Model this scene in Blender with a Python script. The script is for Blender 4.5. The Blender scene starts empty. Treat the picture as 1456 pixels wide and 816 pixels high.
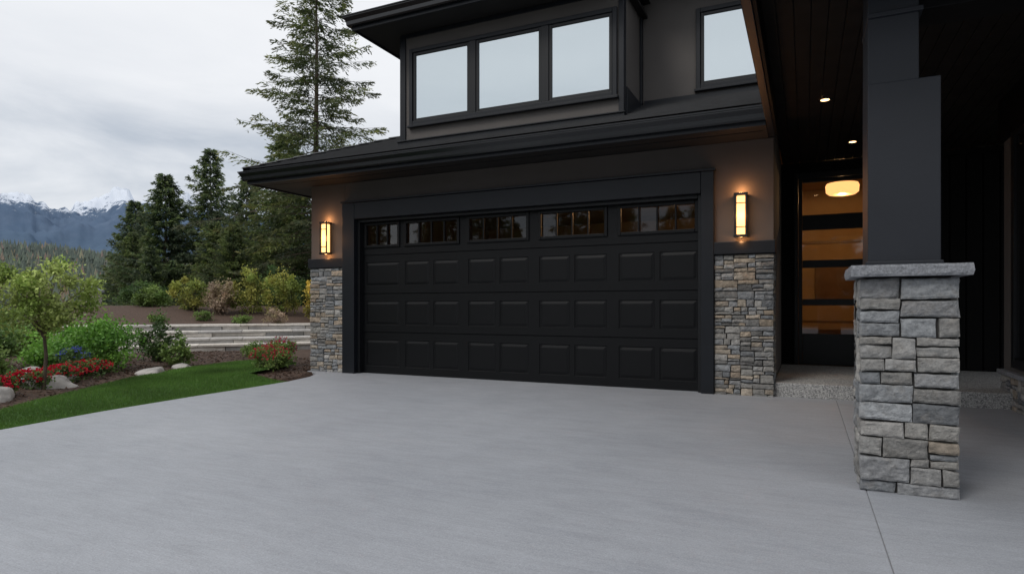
import bpy, math, random
import numpy as np
from mathutils import Vector, noise

random.seed(7); rng=np.random.default_rng(7)
S=bpy.context.scene
COL=S.collection

# ---------------------------------------------------------------- helpers
def empty(name):
    o=bpy.data.objects.new(name,None); COL.objects.link(o); return o

def mk(name,verts,faces,mat=None,parent=None,smooth=False,cols=None,bevel=0,seg=2):
    me=bpy.data.meshes.new(name)
    if isinstance(verts,np.ndarray) and isinstance(faces,np.ndarray):
        n=len(verts); m,k=faces.shape
        me.vertices.add(n); me.vertices.foreach_set('co',verts.astype(np.float32).ravel())
        me.loops.add(m*k); me.loops.foreach_set('vertex_index',faces.astype(np.int32).ravel())
        me.polygons.add(m); me.polygons.foreach_set('loop_start',np.arange(0,m*k,k,dtype=np.int32))
        me.update(calc_edges=True)
    else:
        me.from_pydata([tuple(v) for v in verts],[],[tuple(f) for f in faces]); me.update()
    if cols is not None:
        a=me.attributes.new('Col','FLOAT_COLOR','CORNER')
        lt=np.zeros(len(me.polygons),dtype=np.int32); me.polygons.foreach_get('loop_total',lt)
        c=np.asarray(cols,dtype=np.float32)
        c=np.concatenate([c,np.ones((len(c),1),np.float32)],1)
        a.data.foreach_set('color',np.repeat(c,lt,axis=0).ravel())
    if smooth: me.polygons.foreach_set('use_smooth',[True]*len(me.polygons))
    o=bpy.data.objects.new(name,me); COL.objects.link(o)
    if mat:
        if isinstance(mat,(list,tuple)):
            for q in mat: me.materials.append(q)
        else: me.materials.append(mat)
    if parent: o.parent=parent
    if bevel:
        b=o.modifiers.new('b','BEVEL'); b.width=bevel; b.segments=seg; b.limit_method='ANGLE'
    return o

BF=[(0,3,2,1),(4,5,6,7),(0,1,5,4),(1,2,6,5),(2,3,7,6),(3,0,4,7)]
def bv(x0,x1,y0,y1,z0,z1):
    return [(x0,y0,z0),(x1,y0,z0),(x1,y1,z0),(x0,y1,z0),(x0,y0,z1),(x1,y0,z1),(x1,y1,z1),(x0,y1,z1)]
def box(name,x0,x1,y0,y1,z0,z1,mat,parent=None,bevel=0):
    return mk(name,bv(x0,x1,y0,y1,z0,z1),BF,mat,parent,bevel=bevel)
def boxes(name,lst,mat,parent=None,bevel=0):
    V=[];F=[]
    for b in lst:
        n=len(V); V+=bv(*b); F+=[tuple(i+n for i in f) for f in BF]
    return mk(name,V,F,mat,parent,bevel=bevel)

def newmat(name):
    m=bpy.data.materials.new(name); m.use_nodes=True
    nt=m.node_tree; p=nt.nodes['Principled BSDF']
    return m,nt,p
def N(nt,t,**k):
    n=nt.nodes.new(t)
    for a,b in k.items():
        if a in n.inputs.keys(): n.inputs[a].default_value=b
        else: setattr(n,a,b)
    return n
def coords(nt,scale=(1,1,1)):
    tc=N(nt,'ShaderNodeTexCoord'); mp=N(nt,'ShaderNodeMapping'); mp.inputs['Scale'].default_value=scale
    nt.links.new(tc.outputs['Object'],mp.inputs['Vector']); return mp.outputs['Vector']
def nz(nt,scale,detail=5,rough=.6,stretch=(1,1,1)):
    n=N(nt,'ShaderNodeTexNoise'); n.inputs['Scale'].default_value=scale
    n.inputs['Detail'].default_value=detail; n.inputs['Roughness'].default_value=rough
    nt.links.new(coords(nt,stretch),n.inputs['Vector']); return n.outputs['Fac']
def ramp(nt,src,a,b,ca,cb):
    r=N(nt,'ShaderNodeValToRGB'); e=r.color_ramp.elements
    e[0].position=a; e[1].position=b; e[0].color=(*ca,1); e[1].color=(*cb,1)
    nt.links.new(src,r.inputs['Fac']); return r.outputs['Color']
def mixc(nt,mode,fac,a,b):
    m=N(nt,'ShaderNodeMix'); m.data_type='RGBA'; m.blend_type=mode
    if isinstance(fac,(int,float)): m.inputs[0].default_value=fac
    else: nt.links.new(fac,m.inputs[0])
    for i,s in ((6,a),(7,b)):
        if isinstance(s,tuple): m.inputs[i].default_value=(*s,1)
        else: nt.links.new(s,m.inputs[i])
    return m.outputs[2]
def bump(nt,p,src,strength,dist=.01,chain=None):
    b=N(nt,'ShaderNodeBump'); b.inputs['Strength'].default_value=strength; b.inputs['Distance'].default_value=dist
    nt.links.new(src,b.inputs['Height'])
    if chain: nt.links.new(chain,b.inputs['Normal'])
    nt.links.new(b.outputs['Normal'],p.inputs['Normal']); return b.outputs['Normal']
def pmat(name,c,rough=.6,var=.15,scale=4,bs=60,bst=.15,stretch=(1,1,1),metal=0,spec=.5):
    m,nt,p=newmat(name)
    f=nz(nt,scale,6,.6)
    lo=tuple(x*(1-var) for x in c); hi=tuple(x*(1+var) for x in c)
    col=ramp(nt,f,.3,.7,lo,hi); nt.links.new(col,p.inputs['Base Color'])
    p.inputs['Roughness'].default_value=rough; p.inputs['Metallic'].default_value=metal
    p.inputs['Specular IOR Level'].default_value=spec
    if bst: bump(nt,p,nz(nt,bs,4,.6,stretch),bst,.005)
    return m
def attrmat(name,rough=.7,transl=0.,bs=0,bst=.5,var=0.3,vs=20,spec=.4,dist=.01,mottle=None):
    m,nt,p=newmat(name)
    a=N(nt,'ShaderNodeAttribute'); a.attribute_name='Col'
    col=a.outputs['Color']
    if mottle:
        mf=ramp(nt,nz(nt,9,7,.7),.52,.74,(0,0,0),(.5,.5,.5))
        col=mixc(nt,'MIX',mf,col,mottle)
    if var:
        v=ramp(nt,nz(nt,vs,8,.7),.25,.75,(1-var,)*3,(1+var,)*3)
        col=mixc(nt,'MULTIPLY',1.,col,v)
    nt.links.new(col,p.inputs['Base Color']); p.inputs['Roughness'].default_value=rough
    p.inputs['Specular IOR Level'].default_value=spec
    if bs: bump(nt,p,nz(nt,bs,8,.7),bst,dist)
    if transl:
        t=N(nt,'ShaderNodeBsdfTranslucent'); nt.links.new(col,t.inputs['Color'])
        mx=N(nt,'ShaderNodeMixShader'); mx.inputs[0].default_value=transl
        nt.links.new(p.outputs[0],mx.inputs[1]); nt.links.new(t.outputs[0],mx.inputs[2])
        nt.links.new(mx.outputs[0],nt.nodes['Material Output'].inputs['Surface'])
    return m
def emis(name,c,s):
    m,nt,p=newmat(name); p.inputs['Base Color'].default_value=(*c,1)
    p.inputs['Emission Color'].default_value=(*c,1); p.inputs['Emission Strength'].default_value=s; return m
def glass(name,tint,refl=1.5,through=.9,rough=.02):
    m,nt,p=newmat(name); nt.nodes.remove(p)
    t=N(nt,'ShaderNodeBsdfTransparent'); t.inputs['Color'].default_value=(*tint,1)
    g=N(nt,'ShaderNodeBsdfGlossy'); g.inputs['Roughness'].default_value=rough; g.inputs['Color'].default_value=(.9,.95,1,1)
    fr=N(nt,'ShaderNodeFresnel'); fr.inputs['IOR'].default_value=refl
    mx=N(nt,'ShaderNodeMixShader'); nt.links.new(fr.outputs[0],mx.inputs[0])
    nt.links.new(t.outputs[0],mx.inputs[1]); nt.links.new(g.outputs[0],mx.inputs[2])
    nt.links.new(mx.outputs[0],nt.nodes['Material Output'].inputs['Surface']); return m

# ---------------------------------------------------------------- materials
M_door=pmat('black_door_paint',(.0031,.0036,.0047),.46,.1,3,30,.10,(2,2,30),spec=.25)
M_trim=pmat('charcoal_trim',(.0090,.0110,.0152),.45,.12,3,60,.12,spec=.32)
M_post=pmat('post_paint',(.018,.0208,.0275),.5,.1,2,80,.1,spec=.35)
M_frame=pmat('window_frame_black',(.008,.009,.011),.4,.1,3,60,.05,spec=.35)
M_stucco=pmat('taupe_stucco',(.100,.088,.082),.85,.07,2,180,.35,spec=.3)
M_siding=pmat('taupe_siding',(.108,.099,.094),.7,.06,2,40,.1,(1,1,8),spec=.3)
M_roof=pmat('dark_roof',(.012,.013,.0155),.5,.35,9,90,.4,spec=.4)
M_gutter=pmat('gutter_metal',(.008,.009,.011),.25,.1,2,60,.02,spec=.5)
M_soffit=pmat('soffit',(.022,.021,.021),.7,.1,3,40,.1,spec=.25)
M_plank=pmat('ceiling_plank',(.013,.0112,.010),.7,.35,5,30,.15,(20,1,1),spec=.12)
M_darkwall=pmat('dark_entry_wall',(.0045,.0044,.0047),.6,.15,3,60,.1,spec=.12)
M_int=pmat('interior_wall',(.5,.36,.2),.8,.1,2,60,.05)
M_intfl=pmat('interior_floor',(.2,.12,.06),.4,.2,3,30,.05,(1,8,1))
M_gar=pmat('garage_interior',(.2,.15,.1),.8,.3,1.5,60,.05)
M_bark=pmat('bark',(.10,.075,.055),.9,.4,12,30,.8,(4,4,1))
M_mortar=pmat('mortar',(.075,.072,.070),.95,.2,20,80,.4)
M_cap=pmat('capstone',(.22,.23,.25),.8,.45,70,120,.8)
M_rock=pmat('boulder',(.38,.36,.34),.9,.4,5,12,1.)
M_stone=attrmat('ledge_stone',.85,0,38,1.,.46,26,.3,.014,mottle=(.29,.262,.228))
M_block=attrmat('retaining_block',.9,0,40,.8,.25,8,.3)
M_leaf=attrmat('leaves',.55,.35,0,0,.0)
M_needle=attrmat('needles',.6,.3,0,0,.0)
M_forest=attrmat('forest',.9,0,0,0,.25,.05)
M_ww=emis('lantern_glow',(1,.50,.18),2.4)
M_lamp=emis('pendant_glow',(1,.50,.18),2.0)
M_dl=emis('downlight_glow',(1,.58,.26),6)
M_gdoor=glass('garage_glass',(.75,.72,.68),1.45)
M_glass=glass('door_glass',(.9,.88,.85),1.5)
M_joint=pmat('joint_sealant',(.20,.205,.215),.8,.1,3,60,.1)

# concrete
M_conc,nt,p=newmat('broomed_concrete')
c1=ramp(nt,nz(nt,.45,6,.6),.3,.7,(.300,.317,.350),(.368,.385,.418))
c2=ramp(nt,nz(nt,3,8,.75,(1,3,1)),.25,.75,(.87,.87,.87),(1.11,1.11,1.11))
c3=ramp(nt,nz(nt,120,4,.8),.3,.7,(.76,.76,.76),(1.20,1.20,1.20))
c=mixc(nt,'MULTIPLY',1.,c1,c2); c=mixc(nt,'MULTIPLY',1.,c,c3)
c4=ramp(nt,nz(nt,38,5,.8),.35,.65,(.93,.93,.93),(1.07,1.07,1.07)); c=mixc(nt,'MULTIPLY',1.,c,c4)
st=ramp(nt,nz(nt,14,6,.75,(.10,4,1)),.3,.75,(.91,.91,.91),(1.08,1.08,1.08)); c=mixc(nt,'MULTIPLY',1.,c,st)
sn=ramp(nt,nz(nt,1.1,9,.72,(1,1.8,1)),.52,.70,(1,1,1),(.90,.905,.915)); c=mixc(nt,'MULTIPLY',1.,c,sn)
nt.links.new(c,p.inputs['Base Color'])
rr=N(nt,'ShaderNodeMapRange'); rr.inputs[3].default_value=.45; rr.inputs[4].default_value=.8
nt.links.new(nz(nt,1.5,6,.7),rr.inputs[0]); nt.links.new(rr.outputs[0],p.inputs['Roughness'])
b1=bump(nt,p,nz(nt,130,3,.6,(.25,1,1)),.6,.004); bump(nt,p,nz(nt,25,8,.7),.35,.006,b1)
# aggregate
M_agg,nt,p=newmat('exposed_aggregate')
v=N(nt,'ShaderNodeTexVoronoi'); v.inputs['Scale'].default_value=85; nt.links.new(coords(nt),v.inputs['Vector'])
bw=N(nt,'ShaderNodeRGBToBW'); nt.links.new(v.outputs['Color'],bw.inputs[0])
nt.links.new(ramp(nt,bw.outputs[0],.15,.85,(.15,.15,.155),(.52,.52,.51)),p.inputs['Base Color'])
p.inputs['Roughness'].default_value=.8; bump(nt,p,v.outputs['Distance'],-.6,.005)
M_ground=pmat('meadow_ground',(.055,.06,.03),.95,.5,.4,3,.8)
M_mulch=pmat('mulch',(.075,.045,.031),.95,.6,30,45,1.)
M_lawn=pmat('lawn_soil',(.05,.12,.025),.9,.4,8,60,.8)
M_hill=pmat('hill_ground',(.07,.08,.055),.95,.3,.02,1,.1)
# coated upper-storey glass over a pale blind
M_blind,nt,p=newmat('window_pane_with_blind')
p.inputs['Base Color'].default_value=(.24,.275,.29,1); p.inputs['Roughness'].default_value=.6
g=N(nt,'ShaderNodeBsdfGlossy'); g.inputs['Roughness'].default_value=.01; g.inputs['Color'].default_value=(.70,.77,.80,1)
mx=N(nt,'ShaderNodeMixShader'); mx.inputs[0].default_value=.78
nt.links.new(p.outputs[0],mx.inputs[1]); nt.links.new(g.outputs[0],mx.inputs[2])
nt.links.new(mx.outputs[0],nt.nodes['Material Output'].inputs['Surface'])
wb=N(nt,'ShaderNodeBump'); wb.inputs['Strength'].default_value=.05; wb.inputs['Distance'].default_value=.02
nt.links.new(nz(nt,.9,0,.5),wb.inputs['Height']); nt.links.new(wb.outputs[0],g.inputs['Normal'])

# ---------------------------------------------------------------- stone veneer
PAL=[(.235,.240,.248),(.285,.284,.280),(.18,.190,.202),(.32,.312,.300),(.255,.267,.280),(.30,.292,.276),(.37,.36,.342),(.21,.207,.20),(.265,.277,.29),(.24,.237,.23),(.33,.285,.235)]
PAL2=PAL+[(.36,.30,.235),(.31,.255,.20),(.39,.34,.28),(.17,.168,.165)]
def split(x0,z0,x1,z1,wm,hm,out,R):
    w=x1-x0;h=z1-z0
    a=w/(wm*R.uniform(.6,1.25)); b=h/(hm*R.uniform(.5,1.3))
    if h<.5 and h>.15 and w>.36 and R.random()<.65:
        c=x0+w*R.uniform(.3,.7); split(x0,z0,c,z1,wm,hm,out,R); split(c,z0,x1,z1,wm,hm,out,R)
    elif b>1 and b>=a*R.uniform(.5,1.3) and h>.085:
        c=z0+h*R.uniform(.32,.68); split(x0,z0,x1,c,wm,hm,out,R); split(x0,c,x1,z1,wm,hm,out,R)
    elif a>1 and w>.13:
        c=x0+w*R.uniform(.3,.7); split(x0,z0,c,z1,wm,hm,out,R); split(c,z0,x1,z1,wm,hm,out,R)
    elif b>1 and h>.1:
        c=z0+h*R.uniform(.35,.65); split(x0,z0,x1,c,wm,hm,out,R); split(x0,c,x1,z1,wm,hm,out,R)
    else: out.append((x0,z0,x1,z1))
def veneer(name,O,U,Nn,W,H,mat,parent,wm=.27,hm=.13,depth=.045,res=.028,seed=1,pal=PAL,gap=.003,rects=None):
    R=random.Random(seed); out=[]
    if rects is None: split(0,0,W,H,wm,hm,out,R)
    else: out=rects
    O=Vector(O);U=Vector(U);Nn=Vector(Nn);V=[];F=[];C=[]
    Z=Vector((0,0,1))
    for (x0,z0,x1,z1) in out:
        x0+=gap;x1-=gap;z0+=gap;z1-=gap
        nx=max(4,int((x1-x0)/res)+2); nzz=max(4,int((z1-z0)/res)+2)
        d0=depth*R.uniform(.6,1.); tx=R.uniform(-.05,.05); tz=R.uniform(-.06,.06); sd=R.uniform(0,900)
        c=np.array(R.choice(pal))*R.uniform(.76,1.2)
        cj=[R.uniform(-.004,.007) for _ in range(8)]
        base=len(V)
        for j in range(nzz+2):
            for i in range(nx+2):
                ii=min(max(i-1,0),nx-1)/(nx-1); jj=min(max(j-1,0),nzz-1)/(nzz-1)
                ex=(cj[0]*(1-jj)+cj[1]*jj)*(1-ii)-(cj[2]*(1-jj)+cj[3]*jj)*ii
                ez=(cj[4]*(1-ii)+cj[5]*ii)*(1-jj)-(cj[6]*(1-ii)+cj[7]*ii)*jj
                x=x0+(x1-x0)*ii+ex; z=z0+(z1-z0)*jj+ez
                x+=noise.noise(Vector((x*22+sd,z*22,sd)))*.0035; z+=noise.noise(Vector((x*20,z*20+sd,3)))*.004
                if i in(0,nx+1) or j in(0,nzz+1): d=0
                else:
                    e=min(ii*(x1-x0),(1-ii)*(x1-x0),jj*(z1-z0),(1-jj)*(z1-z0))
                    rd=-.006*max(0,1-e/.010)**1.5
                    f4=noise.fractal(Vector((x*13+sd,z*17,sd)),.8,2,5)
                    d=d0+rd+tx*(ii-.5)*(x1-x0)*1.2+tz*(jj-.5)*(z1-z0)+f4*.0085
                V.append(O+U*x+Z*z+Nn*d)
        w=nx+2
        flip=(U.cross(Z)).dot(Nn)<0
        for j in range(nzz+1):
            for i in range(nx+1):
                a=base+j*w+i; f=(a,a+1,a+w+1,a+w)
                F.append(f[::-1] if flip else f); C.append(c)
    return mk(name,V,F,mat,parent,cols=C)

# ================================================================= HOUSE
H=empty('modern_house')
for nm,x0,x1 in (('pier_left',-7.70,-6.97),('pier_right',-1.04,-.347)):
    box('garage_wall_'+nm,x0,x1-.003,8.245,8.45,1.80,3.16,M_stucco,H)
    box('stone_backing_'+nm,x0,x1-.004,8.243,8.44,-.05,1.75,M_mortar,H)
    box('trim_band_'+nm,x0-.02,x1+(.02 if nm=='pier_right' else -.002),8.18,8.45,1.755,1.91,M_trim,H,.006)
veneer('stone_veneer_left_pier',(-7.70,8.243,-.02),(1,0,0),(0,-1,0),.728,1.77,M_stone,H,.24,.10,seed=4,pal=PAL2)
veneer('stone_veneer_right_pier',(-1.038,8.243,-.02),(1,0,0),(0,-1,0),.693,1.77,M_stone,H,.24,.10,seed=9,pal=PAL2)
veneer('stone_veneer_side',(-.352,8.245,-.02),(0,1,0),(1,0,0),.35,1.77,M_stone,H,.2,.10,depth=.02,seed=12,pal=PAL2)
box('garage_wall_header',-6.97,-1.04,8.247,8.45,2.75,3.16,M_stucco,H)
box('garage_wall_left_side',-7.70,-7.5,8.45,16,-.1,3.16,M_stucco,H)
box('garage_wall_entry_side',-.547,-.35,8.45,14.5,-.1,3.45,M_stucco,H)
box('garage_wall_back',-7.5,-.547,14.5,14.7,-.1,3.16,M_gar,H)
box('garage_floor',-7.5,-.55,8.5,14.5,-.1,-.005,M_conc,H)
box('garage_ceiling',-7.5,-.55,8.45,14.5,3.10,3.155,M_gar,H)
boxes('garage_door_casing',[(-6.97,-6.72,8.17,8.40,-.01,2.81),(-1.198,-1.04,8.17,8.40,-.01,2.81)],M_trim,H,.006)
box('garage_door_header',-6.718,-1.20,8.172,8.42,2.54,2.808,M_trim,H,.006)
box('garage_door_header_cap',-6.99,-1.02,8.15,8.24,2.812,2.84,M_trim,H,.004)
boxes('garage_door_stop',[(-6.718,-6.67,8.25,8.40,-.01,2.538),(-1.246,-1.20,8.25,8.40,-.01,2.538),(-6.669,-1.248,8.25,8.40,2.49,2.538)],M_frame,H,.004)
units=[(-6.62,-5.94),(-5.83,-4.83),(-4.67,-3.66),(-3.49,-2.48),(-2.31,-1.265)]
cols_=[(-6.62,-5.94)]
for a,b in units[1:]:
    m=(a+b)/2; cols_+=[(a,m-.035),(m+.035,b)]
rows=[(.12,.56),(.80,1.19),(1.44,1.83)]
panels=[(a,b,c,d) for a,b in cols_ for c,d in rows]
wins=[(a,b,2.08,2.47) for a,b in units]
seams=[.68,1.315,1.95]
xb=set([-6.70,-1.21]); zb=set([0.0,2.53])
for a,b in cols_:
    for q in (0,.007,.014,.050): xb.add(round(a+q,4)); xb.add(round(b-q,4))
for a,b in units: xb.add(a); xb.add(b)
for a,b in rows:
    for q in (0,.007,.014,.050): zb.add(round(a+q,4)); zb.add(round(b-q,4))
for s in seams:
    for q in (-.007,-.003,.003,.007): zb.add(round(s+q,4))
zb|={2.08,2.47}
xb=sorted(xb); zb=sorted(zb)
def prof(q):
    return np.interp(q,[0,.007,.014,.050],[0,.008,.008,.000])
V=[];F=[]
for z in zb:
    for x in xb:
        d=0
        for a,b,c,e in panels:
            if a-1e-5<=x<=b+1e-5 and c-1e-5<=z<=e+1e-5: d=prof(min(x-a,b-x,z-c,e-z))
        for s in seams:
            if abs(z-s)<.004: d=.014
        V.append((x,8.345+d,z))
w=len(xb)
for j in range(len(zb)-1):
    for i in range(w-1):
        xm=(xb[i]+xb[i+1])/2; zm=(zb[j]+zb[j+1])/2
        if any(a<xm<b and c<zm<e for a,b,c,e in wins): continue
        k=j*w+i; F.append((k,k+1,k+w+1,k+w))
mk('garage_door',V,F,M_door,H)
fr=[];mt=[];pn=[]
for n,(a,b,c,e) in enumerate(wins):
    t=.032
    fr+=[(a-.012,a+t,8.322,8.37,c-.012,e+.012),(b-t,b+.012,8.322,8.37,c-.012,e+.012),(a+t+.001,b-t-.001,8.323,8.37,c-.012,c+t),(a+t+.001,b-t-.001,8.323,8.37,e-t,e+.012)]
    k=3 if n==0 else 4
    ia=a+t;ib=b-t
    for q in range(1,k):
        xx=ia+(ib-ia)*q/k; mt.append((xx-.011,xx+.011,8.335,8.368,c+t,e-t))
    pn.append((a+.01,b-.01,8.372,8.378,c+.01,e-.01))
boxes('garage_door_window_frames',fr,M_door,H,.006); boxes('garage_door_muntins',mt,M_door,H,.003); boxes('garage_door_glass',pn,M_gdoor,H)
box('garage_door_bottom_seal',-6.67,-1.247,8.35,8.38,-.004,.02,M_frame,H)
shelf=[(-6.2,-1.2,14.0,14.45,z,z+.05) for z in (.6,1.2,1.8,2.35)]+[(x,x+.06,14.0,14.45,0,2.6) for x in np.arange(-6.2,-1,.83)]
for i in range(26):
    x=random.uniform(-6.1,-1.6); z=random.choice([.65,1.25,1.85,2.4]); shelf.append((x,x+random.uniform(.15,.4),14.05,14.35,z,z+random.uniform(.15,.4)))
boxes('garage_shelving',shelf,M_intfl,H)
def plight(name,loc,e,c,r,parent):
    l=bpy.data.lights.new(name,'POINT'); l.energy=e; l.color=c; l.shadow_soft_size=r
    o=bpy.data.objects.new(name,l); o.location=loc; COL.objects.link(o); o.parent=parent; return o
box('garage_added_glow',-2.5,-1.7,10.9,11.1,2.98,3.05,M_lamp,H)  # added glowing box, invented to give the door windows an amber tone
plight('garage_added_light',(-2.1,11,2.85),46,(1,.6,.28),.1,H)  # added warm light behind the door windows, no known fixture

def sweep(name,path,prof,mat,parent,closed=True,smooth=False):
    n=len(path);V=[];F=[]
    nr=[]
    for i in range(n-1):
        dx=path[i+1][0]-path[i][0];dy=path[i+1][1]-path[i][1];l=math.hypot(dx,dy); nr.append((-dy/l,dx/l))
    for i,(px,py) in enumerate(path):
        if i==0: o=nr[0]
        elif i==n-1: o=nr[-1]
        else:
            a,b=nr[i-1],nr[i]; ox=a[0]+b[0];oy=a[1]+b[1];d=ox*a[0]+oy*a[1]; o=(ox/d,oy/d)
        for (q,z) in prof: V.append((px+o[0]*q,py+o[1]*q,z))
    m=len(prof)
    for i in range(n-1):
        for j in range(m):
            if not closed and j==m-1: continue
            a=i*m+j;b=i*m+(j+1)%m; F.append((a,b,b+m,a+m))
    if closed: F.append(tuple(range(m))[::-1]); F.append(tuple(range((n-1)*m,n*m)))
    return mk(name,V,F,mat,parent)
def eave(tag,path,z0,inner=.6):
    sweep('fascia_'+tag,path,[(-.03,z0-.02),(0.0,z0-.02),(0.0,z0+.20),(-.03,z0+.20)],M_trim,H)
    sweep('gutter_'+tag,path,[(.002,z0+.03),(.05,z0+.03),(.062,z0+.05),(.066,z0+.10),(.09,z0+.135),(.10,z0+.15),(.10,z0+.165),(.112,z0+.167),(.112,z0+.182),(.09,z0+.184),(.08,z0+.14),(.002,z0+.12)],M_gutter,H)
    sweep('drip_edge_'+tag,path,[(-.05,z0+.201),(.03,z0+.190),(.045,z0+.193),(.03,z0+.216),(-.05,z0+.23)],M_roof,H)
eave('garage',[(-.402,7.55),(-8.45,7.55),(-8.45,16.5)],3.16)
box('soffit_garage_front',-8.42,-.402,7.58,8.24,3.162,3.19,M_soffit,H)
box('soffit_garage_left',-8.42,-7.70,8.241,16.4,3.163,3.19,M_soffit,H)
boxes('soffit_vent_lines',[(-8.4,-.45,7.86,7.872,3.156,3.1615)],M_frame,H)
z0=3.385; sl=.417; V=[];F=[]
nC=19; step=.17
for k in range(nC):
    d=k*step; e=(k+1)*step+.01
    zl_=z0+sl*d+.022; zh=z0+sl*e+.0
    x0=-8.5+d; x1=-8.5+e; y0=7.50+d; y1=7.50+e
    n=len(V)
    V+=[(x0,y0,zl_),(-.40,y0,zl_),(-.40,y1,zh),(x1,y1,zh),(x0,y0,zl_-.024),(-.40,y0,zl_-.024)]
    F+=[(n,n+1,n+2,n+3),(n+4,n+5,n+1,n)]
    n=len(V)
    V+=[(x0,y0,zl_),(x1,y1,zh),(x1,16.5,zh),(x0,16.5,zl_),(x0,y0,zl_-.024),(x0,16.5,zl_-.024)]
    F+=[(n,n+1,n+2,n+3),(n+4,n,n+3,n+5)]
mk('garage_skirt_roof',V,F,M_roof,H)
V=[];F=[]
for k in range(16):
    d=k*.19; zz=z0+sl*d+.035
    n=len(V); x=-8.5+d;y=7.5+d;
    V+=[(x-.09,y+.09,zz-.035),(x,y,zz+.012),(x+.09,y-.09,zz-.035),(x+.12,y+.30,zz+.045),(x+.21,y+.21,zz+.08),(x+.30,y+.12,zz+.045)]
    F+=[(n,n+1,n+4,n+3),(n+1,n+2,n+5,n+4),(n,n+2,n+1)]
mk('hip_cap',V,F,M_roof,H)

# ---- upper storey
box('upper_bay_wall',-5.62,-2.16,7.96,9.2,3.5,5.30,M_siding,H)
box('upper_main_wall',-5.60,-.42,9.0,18,3.3,5.66,M_siding,H)
box('upper_main_wall_right',-.419,6.5,9.0,18,3.76,5.66,M_siding,H)
boxes('bay_corner_boards',[(-5.64,-5.54,7.935,8.06,3.57,5.255),(-2.20,-2.13,7.935,8.06,3.57,5.255)],M_trim,H,.005)
box('bay_base_board',-5.67,-2.12,7.92,8.07,3.52,3.615,M_trim,H,.005)
box('bay_base_board_side',-2.158,-2.12,8.072,9.0,3.52,4.0,M_trim,H,.005)
box('bay_base_cap',-5.68,-2.11,7.90,8.0,3.617,3.635,M_trim,H,.003)
box('bay_top_board',-5.539,-2.201,7.937,7.99,5.20,5.255,M_trim,H,.005)
box('bay_side_board',-2.158,-2.125,8.90,8.995,4.0,5.6,M_trim,H,.004)
box('main_wall_base_board',-2.11,6.4,8.97,8.999,4.0,4.07,M_trim,H,.004)
def window(tag,x0,x1,z0,z1,y,panes,fw=.06,pane=M_blind):
    boxes('window_casing_'+tag,[(x0,x0+fw,y-.045,y+.01,z0,z1),(x1-fw,x1,y-.045,y+.01,z0,z1),(x0+fw+.001,x1-fw-.001,y-.044,y+.01,z0,z0+fw),(x0+fw+.001,x1-fw-.001,y-.044,y+.01,z1-fw,z1)],M_trim,H,.006)
    box('window_sill_'+tag,x0-.02,x1+.02,y-.07,y-.001,z0-.035,z0-.002,M_trim,H,.005)
    fr=[];gl=[]
    for i,(a,b) in enumerate(panes):
        if i: fr.append((panes[i-1][1]+.045,a-.045,y-.04,y,z0+fw+.001,z1-fw-.001))
        c=z0+fw+.001;e=z1-fw-.001;t=.042
        A=max(a-.044,x0+fw+.001);B=min(b+.044,x1-fw-.001)
        fr+=[(A,A+t,y-.025,y,c,e),(B-t,B,y-.025,y,c,e),(A+t+.001,B-t-.001,y-.024,y,c,c+t),(A+t+.001,B-t-.001,y-.024,y,e-t,e)]
        gl.append((a-.01,b+.01,y-.008,y-.003,c+t-.01,e-t+.01))
    boxes('window_sash_'+tag,fr,M_frame,H,.004); boxes('window_glass_'+tag,gl,pane,H)
window('bay',-5.46,-2.22,3.85,5.01,7.958,[(-5.35,-4.46),(-4.265,-3.33),(-3.13,-2.33)])
window('main',-1.38,-.46,4.13,5.25,8.998,[(-1.27,-.57)])
window('far',1.2,2.6,4.13,5.25,8.998,[(1.31,2.49)])
eave('bay',[(-2.05,7.45),(-6.16,7.45),(-6.16,14)],5.26)
box('soffit_bay',-6.13,-2.06,7.48,8.995,5.262,5.30,M_soffit,H)
box('soffit_bay_left',-6.13,-5.605,8.996,16,5.263,5.30,M_soffit,H)
def hip(name,x0,x1,y0,y1,z,s,mat):
    d=min(x1-x0,y1-y0)/2
    if (x1-x0)>(y1-y0): R=[(x0+d,(y0+y1)/2,z+s*d),(x1-d,(y0+y1)/2,z+s*d)]
    else: R=[((x0+x1)/2,y0+d,z+s*d),((x0+x1)/2,y1-d,z+s*d)]
    V=[(x0,y0,z),(x1,y0,z),(x1,y1,z),(x0,y1,z)]+R
    if (x1-x0)>(y1-y0): F=[(0,1,5,4),(1,2,5),(2,3,4,5),(3,0,4),(3,2,1,0)]
    else: F=[(0,1,4),(1,2,5,4),(2,3,5),(3,0,4,5),(3,2,1,0)]
    mk(name,V,F,mat,H)
hip('bay_roof',-6.2,-2.02,7.41,14.4,5.47,.4,M_roof)
hip('main_roof',-6.3,7.2,8.3,18.7,5.68,.4,M_roof)
# ---- entry porch
pl=[]
x=-.325
while x<3.6:
    pl.append((x,min(x+.118,3.6),3.6,11.0,3.40,3.42)); x+=.124
boxes('porch_ceiling_boards',pl,M_plank,H,.004)
box('porch_roof_deck',-.39,3.7,3.56,8.99,3.425,3.74,M_roof,H)
box('porch_ceiling_backing',-.34,3.6,9.0,11.3,3.425,3.6,M_frame,H)
box('porch_fascia_left',-.40,-.33,3.5,8.24,3.17,3.76,M_trim,H,.006)
box('porch_fascia_front',-.398,3.7,3.50,3.56,3.172,3.758,M_trim,H,.006)
boxes('porch_fascia_trim',[(-.328,-.30,3.6,8.24,3.18,3.398)],M_darkwall,H,.004)
box('porch_beam',.36,3.55,4.38,4.66,2.86,3.398,M_darkwall,H,.008)
box('porch_beam_right',1.97,2.3,4.662,8.7,2.95,3.398,M_darkwall,H)
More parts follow.
